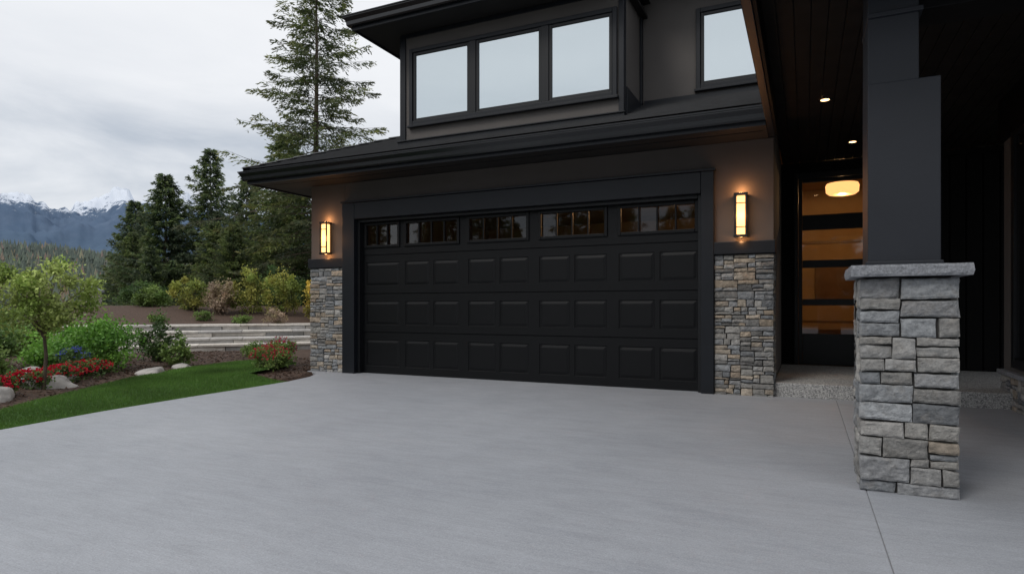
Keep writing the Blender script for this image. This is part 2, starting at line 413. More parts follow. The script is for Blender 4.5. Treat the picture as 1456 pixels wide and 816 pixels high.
# pillar
P=H
box('pillar_core',.335,.757,4.31,4.724,-.02,1.272,M_mortar,P)
pk=dict(wm=.32,hm=.155,depth=.045,res=.013,pal=PAL)
veneer('pillar_stone_front',(.294,4.31,-.005),(1,0,0),(0,-1,0),.504,1.275,M_stone,P,seed=31,**pk)
veneer('pillar_stone_back',(.294,4.724,-.005),(1,0,0),(0,1,0),.504,1.275,M_stone,P,seed=24,**pk)
veneer('pillar_stone_left',(.335,4.312,-.005),(0,1,0),(-1,0,0),.41,1.275,M_stone,P,seed=25,**pk)
veneer('pillar_stone_right',(.757,4.312,-.005),(0,1,0),(1,0,0),.41,1.275,M_stone,P,seed=26,**pk)
def capstone(name,x0,x1,y0,y1,z0,z1,parent):
    nx,ny,nzv=34,34,5;V=[];F=[]
    idx={}
    def vid(i,j,k):
        if (i,j,k) in idx: return idx[(i,j,k)]
        x=x0+(x1-x0)*i/nx;y=y0+(y1-y0)*j/ny;z=z0+(z1-z0)*k/nzv
        n=noise.fractal(Vector((x*18,y*18,z*25)),1,2,4)*.006
        sx=-1 if i==0 else 1 if i==nx else 0; sy=-1 if j==0 else 1 if j==ny else 0
        r=.004 if k in(0,nzv) else 0
        x+=sx*(n-r); y+=sy*(n-r)
        if k==nzv: z+=n*.25
        V.append((x,y,z)); idx[(i,j,k)]=len(V)-1; return len(V)-1
    for i in range(nx):
        for j in range(ny):
            F.append((vid(i,j,nzv),vid(i+1,j,nzv),vid(i+1,j+1,nzv),vid(i,j+1,nzv)))
            F.append((vid(i,j+1,0),vid(i+1,j+1,0),vid(i+1,j,0),vid(i,j,0)))
    for k in range(nzv):
        for i in range(nx):
            F.append((vid(i,0,k),vid(i+1,0,k),vid(i+1,0,k+1),vid(i,0,k+1)))
            F.append((vid(i+1,ny,k),vid(i,ny,k),vid(i,ny,k+1),vid(i+1,ny,k+1)))
        for j in range(ny):
            F.append((vid(0,j+1,k),vid(0,j,k),vid(0,j,k+1),vid(0,j+1,k+1)))
            F.append((vid(nx,j,k),vid(nx,j+1,k),vid(nx,j+1,k+1),vid(nx,j,k+1)))
    mk(name,V,F,M_cap,parent)
capstone('pillar_capstone',.245,.848,4.215,4.82,1.278,1.345,P)
box('pillar_post_lower',.342,.712,4.315,4.685,1.33,2.44,M_post,P,.006)
box('pillar_post_base_trim',.330,.724,4.303,4.697,1.34,1.37,M_post,P,.005)
box('pillar_post_upper',.343,.605,4.317,4.683,2.40,3.398,M_post,P,.006)
box('pillar_bracket',.339,.625,4.30,4.70,2.83,2.858,M_post,P,.004)
box('porch_floor',-.346,3.6,8.30,11.0,-.05,.17,M_agg,H,.012)
D=11.0
boxes('entry_wall',[(-.349,-.16,D,D+.2,.1,3.40),(1.05,3.6,D,D+.2,.1,3.40),(-.159,1.049,D,D+.2,3.23,3.40)],M_darkwall,H)
boxes('entry_panelling',[(1.12+i*.2,1.30+i*.2,D-.03,D-.001,.18,3.3) for i in range(11)],M_darkwall,H,.006)
boxes('door_frame',[(-.159,-.10,D-.02,D+.15,.17,3.229),(.99,1.049,D-.02,D+.15,.17,3.229),(-.099,.989,D-.019,D+.15,3.14,3.228)],M_frame,H,.005)
lz=[(.67,1.12),(1.22,1.72),(1.84,2.32),(2.56,3.08)]
ra=[];z=.18
for a,b in lz: ra.append((-.04,.93,D+.02,D+.07,z,a)); z=b
ra.append((-.04,.93,D+.02,D+.07,z,3.138)); ra+=[(-.098,-.041,D+.02,D+.07,.18,3.138),(.931,.988,D+.02,D+.07,.18,3.138)]
boxes('front_door',ra,M_frame,H,.005)
boxes('front_door_glass',[(-.05,.94,D+.04,D+.046,a-.01,b+.01) for a,b in lz],M_glass,H)
boxes('door_handle',[(.80,.83,D-.04,D-.02,1.0,1.5)],M_gutter,H,.004)
boxes('foyer_walls',[(-.9,-.85,D+.2,D+4.5,.1,3.7),(2.2,2.25,D+.2,D+4.5,.1,3.7),(-.9,2.25,D+4.5,D+4.6,.1,3.7),(-.9,2.25,D+.2,D+4.6,3.7,3.75)],M_int,H)
box('foyer_floor',-.9,2.25,D+.2,D+4.6,.1,.17,M_intfl,H)
boxes('foyer_furniture',[(-.2,1.5,D+3.9,D+4.3,.75,.80),(-.15,-.1,D+3.95,D+4.25,.17,.75),(1.4,1.45,D+3.95,D+4.25,.17,.75),(.2,1.0,D+4.45,D+4.49,1.25,2.0),(-.2,1.6,D+4.47,D+4.495,2.5,2.56)],M_intfl,H,.004)
def lathe(name,prof,loc,mat,parent,n=24,smooth=True):
    V=[];F=[];m=len(prof)
    for i in range(n):
        a=2*math.pi*i/n
        for r,z in prof: V.append((loc[0]+r*math.cos(a),loc[1]+r*math.sin(a),loc[2]+z))
    for i in range(n):
        for j in range(m-1):
            a=i*m+j;b=((i+1)%n)*m+j; F.append((a,b,b+1,a+1))
    return mk(name,V,F,mat,parent,smooth=smooth)
lathe('foyer_pendant_shade',[(0,-.1),(.22,-.1),(.27,-.06),(.28,.06),(.26,.1),(0,.1)],(.62,13,3.27),M_lamp,H)
lathe('foyer_pendant_rod',[(.012,.1),(.012,.43)],(.62,13,3.27),M_gutter,H)
plight('foyer_light',(.62,13,3.135),42,(1,.56,.24),.02,H)
for i,(x,y) in enumerate([(.20,7.76),(1.2,7.76),(.6,9.9)]):
    lathe('downlight_ring_%d'%i,[(.045,-.003),(.07,-.006),(.075,.0)],(x,y,3.40),M_gutter,H)
    lathe('downlight_lens_%d'%i,[(0,-.002),(.05,-.002)],(x,y,3.399),M_dl,H)
    l=bpy.data.lights.new('downlight_spot','SPOT'); l.energy=3; l.color=(1,.68,.4); l.spot_size=1.3; l.shadow_soft_size=.05; l.spot_blend=.6
    o=bpy.data.objects.new('downlight_spot_%d'%i,l); o.location=(x,y,3.38); COL.objects.link(o); o.parent=H
# right wing wall
box('right_wing_wall',2.03,2.3,3.9,8.72,.34,3.2,M_siding,H)
veneer('right_wing_stone',(2.03,3.9,-.01),(0,1,0),(-1,0,0),4.83,.36,M_stone,H,.3,.12,seed=40)
box('right_wing_stone_core',2.03,2.31,3.9,8.73,-.02,.345,M_mortar,H)
box('right_wing_sill',1.965,2.05,3.9,8.74,.352,.40,M_cap,H,.006)
boxes('right_wing_window_frame',[(1.99,2.03,8.20,8.30,.45,3.0),(1.99,2.03,5.3,5.4,.45,3.0),(1.991,2.03,5.401,8.199,2.9,3.0),(1.991,2.03,5.401,8.199,.45,.55),(1.991,2.03,6.75,6.85,.551,2.899)],M_frame,H,.005)
box('right_wing_window_glass',2.015,2.028,5.4,8.2,.55,2.9,pmat('dark_pane',(.01,.011,.013),.05,.05,2,2,0),H)
box('right_wing_upper',2.032,6.5,3.95,8.72,3.2,3.4,M_darkwall,H)

# ================================================================= wall lanterns
def lantern(x,zc,y=8.245):
    E=empty('wall_lantern')
    boxes('backplate',[(x-.045,x+.045,y-.02,y-.001,zc-.20,zc+.20)],M_gutter,E,.004)
    yc=y-.085;h=.26;w=.062
    boxes('frame',[(x-w-.014,x-w+.010,yc-w-.0,yc-w+.014,zc-h+.02,zc+h-.02),(x+w-.010,x+w+.014,yc-w,yc-w+.014,zc-h+.02,zc+h-.02),
        (x-w-.014,x-w+.006,yc+w-.014,yc+w,zc-h+.02,zc+h-.02),(x+w-.006,x+w+.014,yc+w-.014,yc+w,zc-h+.02,zc+h-.02),
        (x-w-.018,x+w+.018,yc-w-.006,yc+w+.006,zc+h-.019,zc+h+.012),(x-w-.018,x+w+.018,yc-w-.006,yc+w+.006,zc-h-.012,zc-h+.019),
        (x-w+.011,x+w-.011,yc-w+.001,yc-w+.009,zc+.14,zc+.152),(x-w+.011,x+w-.011,yc-w+.001,yc-w+.009,zc-.152,zc-.14),
        (x-.02,x+.02,yc+w+.007,y-.021,zc-.05,zc+.05)],M_gutter,E,.002)
    box('glow_glass',x-w+.014,x+w-.014,yc-w+.014,yc+w-.014,zc-h+.025,zc+h-.025,M_ww,E,.004)
    plight('lantern_light',(x,yc+.0,zc+h+.05),3.2,(1,.44,.16),.03,E)
    plight('lantern_light_low',(x,yc+.0,zc-h-.05),1.8,(1,.44,.16),.03,E)
    plight('lantern_front_light',(x,yc-w-.07,zc),2.6,(1,.44,.16),.05,E)
lantern(-7.31,2.25); lantern(-.715,2.225)

# ================================================================= driveway
def slab(name,pts,z0,z1,mat,bevel=.008):
    n=len(pts); V=[(x,y,z0) for x,y in pts]+[(x,y,z1) for x,y in pts]
    F=[tuple(range(n,2*n)),tuple(range(n))[::-1]]+[(i,(i+1)%n,n+(i+1)%n,n+i) for i in range(n)]
    return mk(name,V,F,mat,None,bevel=bevel,seg=2)
edge=[(-7.72,8.10),(-7.30,7.95),(-7.05,7.5),(-6.90,6.9),(-6.84,6.2),(-6.80,5.2),(-6.70,4.1),(-6.52,3.1),(-6.45,2),(-6.45,-14)]
DW=empty('driveway')
a=slab('driveway_slab_main',edge[::1]+[(.330,-14),(.330,8.296),(-.35,8.296),(-.35,8.236),(-1.2,8.236),(-1.2,8.5),(-6.72,8.5),(-6.72,8.236),(-7.72,8.236)],-.12,0,M_conc,.004); a.parent=DW
a=slab('driveway_slab_porch',[(.335,-14),(7,-14),(7,3.88),(2.0,3.88),(2.0,8.296),(.335,8.296)],-.12,-.0005,M_conc,.004); a.parent=DW
box('joint_filler',.326,.339,-14,8.29,-.11,-.004,M_joint,DW)

# ================================================================= ground
def sm(t): t=np.clip(t,0,1); return t*t*(3-2*t)
na,nr_=128,70
rad=np.concatenate([np.linspace(1,60,26),np.geomspace(70,14000,nr_-26)])
V=[(0,0,-.16)];F=[]
for r in rad:
    for i in range(na):
        a=2*math.pi*i/na; x=r*math.cos(a);y=r*math.sin(a)
        z=-.16-sm((r-22)/200)*32
        if r>40: z+=noise.noise(Vector((x*.01,y*.01,0)))*min(6,(r-40)*.03)
        V.append((x,y,float(z)))
for i in range(na): F.append((0,1+i,1+(i+1)%na))
for j in range(len(rad)-1):
    for i in range(na):
        a=1+j*na+i;b=1+j*na+(i+1)%na; F.append((a,a+na,b+na,b))
mk('ground',V,F,M_ground,smooth=True)

def sheet(name,x0,x1,y0,y1,n,m,zf,mat,mask=None):
    V=[];F=[]
    for j in range(m+1):
        for i in range(n+1):
            x=x0+(x1-x0)*i/n;y=y0+(y1-y0)*j/m; V.append((x,y,zf(x,y)))
    for j in range(m):
        for i in range(n):
            x=x0+(x1-x0)*(i+.5)/n;y=y0+(y1-y0)*(j+.5)/m
            if mask and not mask(x,y): continue
            a=j*(n+1)+i; F.append((a,a+1,a+n+2,a+n+1))
    return mk(name,V,F,mat,smooth=True)
def edge_x(y):
    ys=[p[1] for p in edge][::-1]; xs=[p[0] for p in edge][::-1]
    return float(np.interp(y,ys,xs))
def bed_x(y):
    return float(np.interp(y,[-14,1,3.4,4.6,5.8,7.2,8.3,9.2],[-7.0,-7.0,-7.25,-8.0,-8.8,-9.4,-9.6,-9.4]))
def zl(x,y): return -.020+.09*float(sm((edge_x(min(y,8.0))-x)/.9))
def inlawn(x,y,m=.0): return y<8.6-.9*max(0,(x+8.4)) and bed_x(y)<x<edge_x(min(y,8.0))+m and not(y>6.9 and x>-7.75-(y-6.9)*.35) and y>-6
def bedz(x,y):
    z=.02+.07*float(sm((bed_x(min(y,9.2))-x)/1.5))+.02*noise.noise(Vector((x*4,y*4,0)))
    if y<8.2:
        z-= .15*float(sm((x-edge_x(max(y,-14))+.12)/.12))
    if inlawn(x,y): z=min(z,zl(x,y)-.02)
    if y>8.2 and x>-7.75: z-=.4
    return z
sheet('garden_bed',-15,-6.3,-6,14,150,260,bedz,M_mulch)
sheet('lawn',-10,-6.4,-6,9.2,180,500,lambda x,y:zl(x,y)+.006,M_lawn,lambda x,y:inlawn(x,y,-.0))
n=190000
gx=rng.uniform(-10,-6.4,n*2); gy=rng.uniform(1.5,9.2,n*2)
k=np.array([inlawn(a,b,.012) for a,b in zip(gx,gy)]); gx=gx[k];gy=gy[k]; n=len(gx)
gz=np.array([zl(a,b) for a,b in zip(gx,gy)]).astype(float)
an=rng.uniform(0,2*np.pi,n);hh=rng.uniform(.018,.042,n);wd=rng.uniform(.0022,.004,n)
ln=rng.normal(0,.012,(n,2))
B=np.stack([gx,gy,gz],1); dx=np.stack([np.cos(an)*wd,np.sin(an)*wd,np.zeros(n)],1)
T=B+np.stack([ln[:,0],ln[:,1],hh],1)
Vv=np.stack([B-dx,B+dx,T],1).reshape(-1,3); Ff=np.arange(n*3).reshape(-1,3)
patch=np.array([noise.noise(Vector((a*1.5,b*1.5,0))) for a,b in zip(gx,gy)])
br=rng.uniform(.6,1.35,n)*(1+.45*patch)
cc=np.stack([.088*br*(1+.3*rng.random(n)),.205*br,.038*br],1)
mk('lawn_grass',Vv,Ff,M_leaf,cols=cc)
n=9000
cx=rng.uniform(-13,-6.6,n*2);cy=rng.uniform(1.5,10,n*2)
k=np.array([(not inlawn(a,b)) and a<edge_x(min(b,8.0))-.10 and not (b>8.2 and a>-7.75) for a,b in zip(cx,cy)]);cx=cx[k];cy=cy[k];n=len(cx)
B=np.stack([cx,cy,np.array([bedz(a,b) for a,b in zip(cx,cy)])+rng.uniform(.0,.015,n)],1)
an=rng.uniform(0,6.28,n);l=rng.uniform(.012,.035,n);w_=rng.uniform(.005,.012,n)
d1=np.stack([np.cos(an)*l,np.sin(an)*l,rng.normal(0,.008,n)],1);d2=np.stack([-np.sin(an)*w_,np.cos(an)*w_,rng.normal(0,.003,n)],1)
Vv=np.stack([B-d1-d2,B+d1-d2,B+d1+d2,B-d1+d2],1).reshape(-1,3)
t=rng.uniform(.5,1.8,(n,1)); mk('mulch_chips',Vv,np.arange(n*4).reshape(-1,4),M_leaf,cols=np.array([[.08,.05,.036]])*t)

# ================================================================= retaining wall + mound
A0=Vector((-13.3,8.6,0));dW=Vector((.6775,.7356,0));nW=Vector((-.7356,.6775,0))
BP=[(.56,.53,.49),(.48,.46,.44),(.62,.58,.53),(.44,.425,.41),(.54,.50,.45)]
def courses(L,hs,R,wmin=.6,wmax=1.4):
    out=[];z=0
    for h in hs:
        x=-R.uniform(0,.4)
        while x<L:
            w=R.uniform(wmin,wmax); out.append((max(x,0),z,min(x+w,L),z+h)); x+=w
        z+=h
    return [r for r in out if r[2]-r[0]>.06]
RW=empty('retaining_wall')
Rr=random.Random(3)
for i,(s,zb0,hs) in enumerate([(0,-.05,[.12,.12]),(.6,.08,[.12,.11]),(1.2,.22,[.12,.12]),(1.8,.38,[.12,.10])]):
    o=A0+nW*(s+.05)-dW*1.6; o.z=zb0
    L=9.6
    veneer('wall_face_%d'%i,o,dW,-nW,L,1,M_block,RW,depth=.05,res=.09,seed=50+i,pal=BP,gap=.006,rects=courses(L,hs,Rr))
    zt=zb0+sum(hs); a=o.copy();b=a+dW*L;c=b+nW*.62;d=a+nW*.62
    V=[(*a.xy,zb0),(*b.xy,zb0),(*c.xy,zb0),(*d.xy,zb0),(*a.xy,zt-.008),(*b.xy,zt-.008),(*c.xy,zt-.008),(*d.xy,zt-.008)]
    mk('wall_core_%d'%i,V,BF,M_mortar,RW)
    V=[];F=[];x=0;C=[]
    while x<L:
        w=min(Rr.uniform(.6,1.3),L-x)
        p0=o-nW*.07+dW*(x+.004);p1=o-nW*.07+dW*(x+w-.004);p2=p1+nW*.60;p3=p0+nW*.60;n=len(V)
        for q,zz in ((0,zt),(1,zt+.05)):
            for pp in (p0,p1,p2,p3): V.append((pp.x,pp.y,zz+Rr.uniform(-.003,.003)))
        F+=[tuple(i_+n for i_ in f) for f in BF]; cc_=np.array(Rr.choice(BP))*1.1; C+=[cc_]*6
        x+=w
    mk('wall_cap_%d'%i,V,F,M_block,RW,cols=C,bevel=.008)
V=[];F=[];ns,nl=40,60
def mz(s,r):
    e=float(sm((r+7)/5))
    return float(-.4+(1.02+.50*sm((s-2.1)/4.5)-.5*sm((s-9)/9))*e)+.05*noise.noise(Vector((s*1.3,r*1.3,0)))
for j in range(nl+1):
    for i in range(ns+1):
        s=2.2+18*i/ns; r=-8+30*j/nl; q=A0+nW*s+dW*r; V.append((q.x,q.y,mz(s,r)))
for j in range(nl):
    for i in range(ns):
        a=j*(ns+1)+i;
        xm=V[a][0];ym=V[a][1]
        if xm>-8.0 and ym<17: continue
        F.append((a,a+1,a+ns+2,a+ns+1))
mk('garden_mound',V,F,M_mulch,smooth=True)

# ================================================================= vegetation
def quads(P,D,Wv,n_):
    return np.stack([P-Wv*.5,P+D*.5-Wv,P+D,P+D*.5+Wv],1).reshape(-1,3)
def unit(v): return v/np.maximum(np.linalg.norm(v,axis=1,keepdims=True),1e-6)
def tube(p0,p1,r0,r1,n=5):
    p0=np.array(p0,float);p1=np.array(p1,float);d=p1-p0;d/=np.linalg.norm(d)+1e-9
    a=np.cross(d,[0,0,1] if abs(d[2])<.9 else [1,0,0]);a/=np.linalg.norm(a);b=np.cross(d,a)
    V=[];
    for p_,r in((p0,r0),(p1,r1)):
        for i in range(n):
            t=2*math.pi*i/n; V.append(p_+a*r*math.cos(t)+b*r*math.sin(t))
    F=[(i,(i+1)%n,n+(i+1)%n,n+i) for i in range(n)]
    return V,F
def joinparts(parts):
    V=[];F=[];
    for v,f in parts:
        n=len(V);V+=list(v);F+=[tuple(i+n for i in q) for q in f]
    return np.array(V),F

def conifer_mesh(Ht,Rm,crown0,nb,seed,droop=.35,sparse=1.,tw=14,kk=5,base=(.030,.055,.024),needle=.16,prow=.8,lenvar=(.5,1.18),wf=.14):
    R=np.random.default_rng(seed)
    wood=[]
    pts=[(0,0,0)]
    segs=8
    px=0;py=0
    for i in range(1,segs+1):
        px+=R.normal(0,.03);py+=R.normal(0,.03);pts.append((px,py,Ht*i/segs))
    for i in range(segs):
        r0=.012*Ht*(1-i/segs)+.01;r1=.012*Ht*(1-(i+1)/segs)+.008
        wood.append(tube(pts[i],pts[i+1],r0,r1,7))
    PX=np.array(pts)
    VV=[];CC=[]
    for b in range(nb):
        f=(b+R.random())/nb
        z=crown0+(Ht-crown0)*f**.95
        rel=(z-crown0)/(Ht-crown0)
        L=Rm*((1-rel)**prow)*min(1,.62+rel*3.5)*R.uniform(*lenvar)+.10
        if R.random()<.07: L*=1.3
        az=b*2.399+R.normal(0,.35)
        o=np.array([np.interp(z,PX[:,2],PX[:,0]),np.interp(z,PX[:,2],PX[:,1]),z])
        out=np.array([math.cos(az),math.sin(az),0]); side=np.array([-math.sin(az),math.cos(az),0])
        up=R.uniform(-.05,.25)+rel*.5; dr=droop*R.uniform(.6,1.4)*(1-rel*.6)
        def pos(s): s=np.asarray(s)[:,None]; return o+out*(s*L)+np.array([0,0,1])*(up*s*L-dr*L*s**1.6+.12*L*s**4)
        ss=np.array([0,.35,.7,1.]);pp=pos(ss)
        for i in range(3): wood.append(tube(pp[i],pp[i+1],max(.004,.010*L*(1-i/3.2)),max(.003,.010*L*(1-(i+1)/3.2)),3))
        nt_=max(4,int(tw*L/Rm*sparse+3))
        s=np.sort(R.uniform(.12,1.,nt_*2)); sd=np.where(np.arange(nt_*2)%2==0,1,-1)
        P=pos(s)
        tl=(.15+.30*L*(1-s)**.7*.8+.02)*R.uniform(.5,1.25,len(s))
        td=unit(out*(.75+.5*s[:,None])+side*sd[:,None]*R.uniform(.5,1.1,(len(s),1))+np.stack([0*s,0*s,R.normal(-.25,.15,len(s))],1))
        bc=R.uniform(.7,1.35)
        for q in range(kk):
            fr=(q+R.random(len(s)))/kk
            Pb=P+td*(tl*fr)[:,None]; Pb[:,2]-=(.18*tl*fr**2)+R.random(len(s))*.03
            dd=unit(td+np.array([0,0,-.15])+R.normal(0,.33,(len(s),3)))*(needle*R.uniform(.6,1.3,(len(s),1)))
            wv=unit(np.cross(dd,R.normal(0,1,(len(s),3))))*(needle*wf*R.uniform(.7,1.4,(len(s),1)))
            VV.append(quads(Pb,dd,wv,0))
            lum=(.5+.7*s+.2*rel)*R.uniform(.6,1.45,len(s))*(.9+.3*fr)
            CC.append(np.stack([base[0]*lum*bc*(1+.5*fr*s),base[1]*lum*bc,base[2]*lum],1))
    Vn=np.concatenate(VV);Cn=np.concatenate(CC)
    Wv,Wf=joinparts(wood)
    return Wv,Wf,Vn,Cn
def conifer(name,loc,*a,rot=0,**k):
    Wv,Wf,Vn,Cn=conifer_mesh(*a,**k)
    E=empty(name);E.location=loc;E.rotation_euler[2]=rot
    mk('trunk_and_limbs',list(Wv),Wf,M_bark,E)
    mk('needle_sprays',Vn,np.arange(len(Vn)).reshape(-1,4),M_needle,E,cols=Cn)
    return E
def copytree(E,name,loc,s,rot,parent=None,sz=1):
    e=empty(name);e.location=loc;e.scale=(s,s,s*sz);e.rotation_euler[2]=rot
    for c in E.children:
        o=bpy.data.objects.new(c.name,c.data);COL.objects.link(o);o.parent=e
    if parent:e.parent=parent
    return e
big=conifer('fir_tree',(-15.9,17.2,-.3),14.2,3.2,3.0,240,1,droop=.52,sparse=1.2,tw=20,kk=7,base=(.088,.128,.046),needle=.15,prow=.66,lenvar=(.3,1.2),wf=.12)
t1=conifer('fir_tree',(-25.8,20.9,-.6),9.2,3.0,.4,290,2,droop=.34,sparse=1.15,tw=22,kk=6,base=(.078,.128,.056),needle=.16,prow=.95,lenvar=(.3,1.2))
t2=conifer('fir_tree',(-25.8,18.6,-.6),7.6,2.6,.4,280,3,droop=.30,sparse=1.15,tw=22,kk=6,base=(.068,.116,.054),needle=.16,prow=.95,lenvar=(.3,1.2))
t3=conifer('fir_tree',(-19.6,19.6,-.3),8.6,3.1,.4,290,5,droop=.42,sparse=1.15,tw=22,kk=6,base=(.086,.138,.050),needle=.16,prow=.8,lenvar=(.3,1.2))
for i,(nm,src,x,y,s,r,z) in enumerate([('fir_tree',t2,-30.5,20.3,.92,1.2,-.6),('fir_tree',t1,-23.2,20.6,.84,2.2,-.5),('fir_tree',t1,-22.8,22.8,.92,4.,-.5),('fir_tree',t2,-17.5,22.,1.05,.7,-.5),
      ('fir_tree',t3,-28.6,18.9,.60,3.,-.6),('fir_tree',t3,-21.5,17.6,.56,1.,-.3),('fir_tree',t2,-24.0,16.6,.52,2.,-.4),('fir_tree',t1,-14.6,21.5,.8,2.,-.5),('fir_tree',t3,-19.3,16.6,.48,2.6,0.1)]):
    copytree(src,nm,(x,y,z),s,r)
DT=empty('distant_trees')
for i in range(34):
    a=math.radians(186+i*4.9+random.uniform(-2,2)); r=random.uniform(30,44)
    copytree([t1,t2,t3][i%3],'fir',(r*math.cos(a),r*math.sin(a),-1.5),random.uniform(1.2,1.9),i,DT)

def shrub(name,loc,rx,rz,n,leaf,pal,seed,z_c=None,K=26,flower=None,trunk=0,spread=.22,elong=2.2,bright=1.):
    R=np.random.default_rng(seed); zc=rz if z_c is None else z_c
    u=unit(R.normal(0,1,(K,3))); rad_=R.uniform(.35,1.02,(K,1))**.6
    Cn=u*rad_*np.array([rx,rx,rz]); Cn[:,2]+=zc
    Cn=Cn[Cn[:,2]>.02*rz];K=len(Cn)
    ci=R.integers(0,K,n); sz=R.uniform(.45,1.25,K)
    P=Cn[ci]+R.normal(0,1,(n,3))*(spread*np.array([rx,rx,rz]))*sz[ci][:,None]
    ok=P[:,2]>.01; P=P[ok]; ci=ci[ok]; n=len(P)
    D=unit(R.normal(0,1,(n,3))+np.array([0,0,.25]))*(leaf*R.uniform(.6,1.3,(n,1)))
    Wd=unit(np.cross(D,R.normal(0,1,(n,3))))*(leaf/elong*R.uniform(.7,1.2,(n,1)))
    V1=quads(P,D,Wd,0)
    pl_=np.array(pal)[R.integers(0,len(pal),K)]
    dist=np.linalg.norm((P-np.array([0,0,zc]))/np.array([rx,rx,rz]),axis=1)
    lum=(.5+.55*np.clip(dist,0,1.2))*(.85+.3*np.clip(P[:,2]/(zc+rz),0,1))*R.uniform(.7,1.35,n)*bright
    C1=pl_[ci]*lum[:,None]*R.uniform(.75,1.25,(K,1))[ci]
    if flower:
        fc,fn,fs=flower
        fu=unit(R.normal(0,1,(fn,3)));fu[:,2]=np.abs(fu[:,2]);Pf=fu*np.array([rx,rx,rz])*R.uniform(.85,1.15,(fn,1));Pf[:,2]+=zc
        for q in range(5):
            D=unit(R.normal(0,1,(fn,3))+fu)*fs;Wd=unit(np.cross(D,R.normal(0,1,(fn,3))))*fs*.45
            V1=np.concatenate([V1,quads(Pf,D,Wd,0)]);C1=np.concatenate([C1,np.array(fc)[None]*R.uniform(.6,1.3,(fn,1))])
    E=empty(name);E.location=loc
    mk('foliage',V1,np.arange(len(V1)).reshape(-1,4),M_leaf,E,cols=C1)
    parts=[]
    if trunk:
        top=zc-rz*.55; parts.append(tube((0,0,-.05),(.03,.02,top*.5),trunk,trunk*.8,7)); parts.append(tube((.03,.02,top*.5),(-.01,.0,top),trunk*.8,trunk*.65,7))
        for c in Cn: 
            mid=np.array([c[0]*.4,c[1]*.4,top+(c[2]-top)*.45]); parts.append(tube((-.01,0,top*R.uniform(.75,1.)),mid,trunk*.4,trunk*.25,4)); parts.append(tube(mid,c,trunk*.25,trunk*.08,4))
    else:
        for c in Cn[:18]: parts.append(tube((c[0]*.1,c[1]*.1,-.03),c,.006+.006*rx,.003,4))
    Wv,Wf=joinparts(parts); mk('stems',list(Wv),Wf,M_bark,E)
    return E
GR=[(.15,.23,.055),(.18,.26,.07),(.12,.20,.05)]
DG=[(.08,.14,.04),(.10,.17,.045),(.065,.12,.04)]
YG=[(.29,.32,.07),(.23,.29,.07),(.35,.34,.08)]
GO=[(.54,.40,.07),(.46,.37,.07),(.38,.35,.08)]
PK=[(.42,.31,.22),(.35,.29,.17),(.46,.36,.27)]
BR=[(.13,.29,.04),(.17,.34,.055),(.10,.23,.04)]
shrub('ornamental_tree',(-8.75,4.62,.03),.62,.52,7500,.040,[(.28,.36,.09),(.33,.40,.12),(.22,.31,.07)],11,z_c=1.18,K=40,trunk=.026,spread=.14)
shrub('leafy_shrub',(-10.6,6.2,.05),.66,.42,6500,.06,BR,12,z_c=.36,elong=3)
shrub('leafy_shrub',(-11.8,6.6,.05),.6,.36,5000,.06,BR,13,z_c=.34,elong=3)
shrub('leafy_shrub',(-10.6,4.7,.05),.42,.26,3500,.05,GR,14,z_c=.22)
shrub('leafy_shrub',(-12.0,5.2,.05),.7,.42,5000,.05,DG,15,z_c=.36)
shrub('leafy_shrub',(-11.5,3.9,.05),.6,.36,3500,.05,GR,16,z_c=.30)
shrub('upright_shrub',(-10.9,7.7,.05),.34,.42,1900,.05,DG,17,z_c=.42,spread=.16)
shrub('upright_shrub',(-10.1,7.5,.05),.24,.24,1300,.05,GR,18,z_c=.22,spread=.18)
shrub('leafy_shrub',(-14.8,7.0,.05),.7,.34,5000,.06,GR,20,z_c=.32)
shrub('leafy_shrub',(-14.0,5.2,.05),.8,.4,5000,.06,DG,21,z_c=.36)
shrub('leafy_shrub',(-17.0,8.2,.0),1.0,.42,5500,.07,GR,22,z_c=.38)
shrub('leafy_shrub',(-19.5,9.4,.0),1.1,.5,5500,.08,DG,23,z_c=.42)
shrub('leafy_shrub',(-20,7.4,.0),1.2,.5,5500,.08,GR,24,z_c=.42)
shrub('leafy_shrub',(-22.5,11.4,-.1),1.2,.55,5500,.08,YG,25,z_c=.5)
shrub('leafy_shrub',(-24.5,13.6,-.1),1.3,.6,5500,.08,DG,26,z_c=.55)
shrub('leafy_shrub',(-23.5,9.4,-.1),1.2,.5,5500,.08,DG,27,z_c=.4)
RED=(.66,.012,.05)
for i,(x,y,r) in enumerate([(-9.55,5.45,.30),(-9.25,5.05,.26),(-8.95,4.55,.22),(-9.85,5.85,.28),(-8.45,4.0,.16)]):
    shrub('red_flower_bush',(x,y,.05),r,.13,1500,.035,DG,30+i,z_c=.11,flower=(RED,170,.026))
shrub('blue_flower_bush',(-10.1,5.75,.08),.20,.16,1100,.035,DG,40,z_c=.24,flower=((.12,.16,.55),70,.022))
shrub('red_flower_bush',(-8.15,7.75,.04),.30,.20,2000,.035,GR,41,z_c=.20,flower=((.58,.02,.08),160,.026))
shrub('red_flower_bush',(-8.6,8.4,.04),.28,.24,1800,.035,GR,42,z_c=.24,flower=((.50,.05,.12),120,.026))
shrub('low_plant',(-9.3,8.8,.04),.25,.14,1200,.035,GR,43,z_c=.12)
shrub('low_plant',(-10.3,9.4,.04),.3,.16,1500,.04,GR,44,z_c=.14)
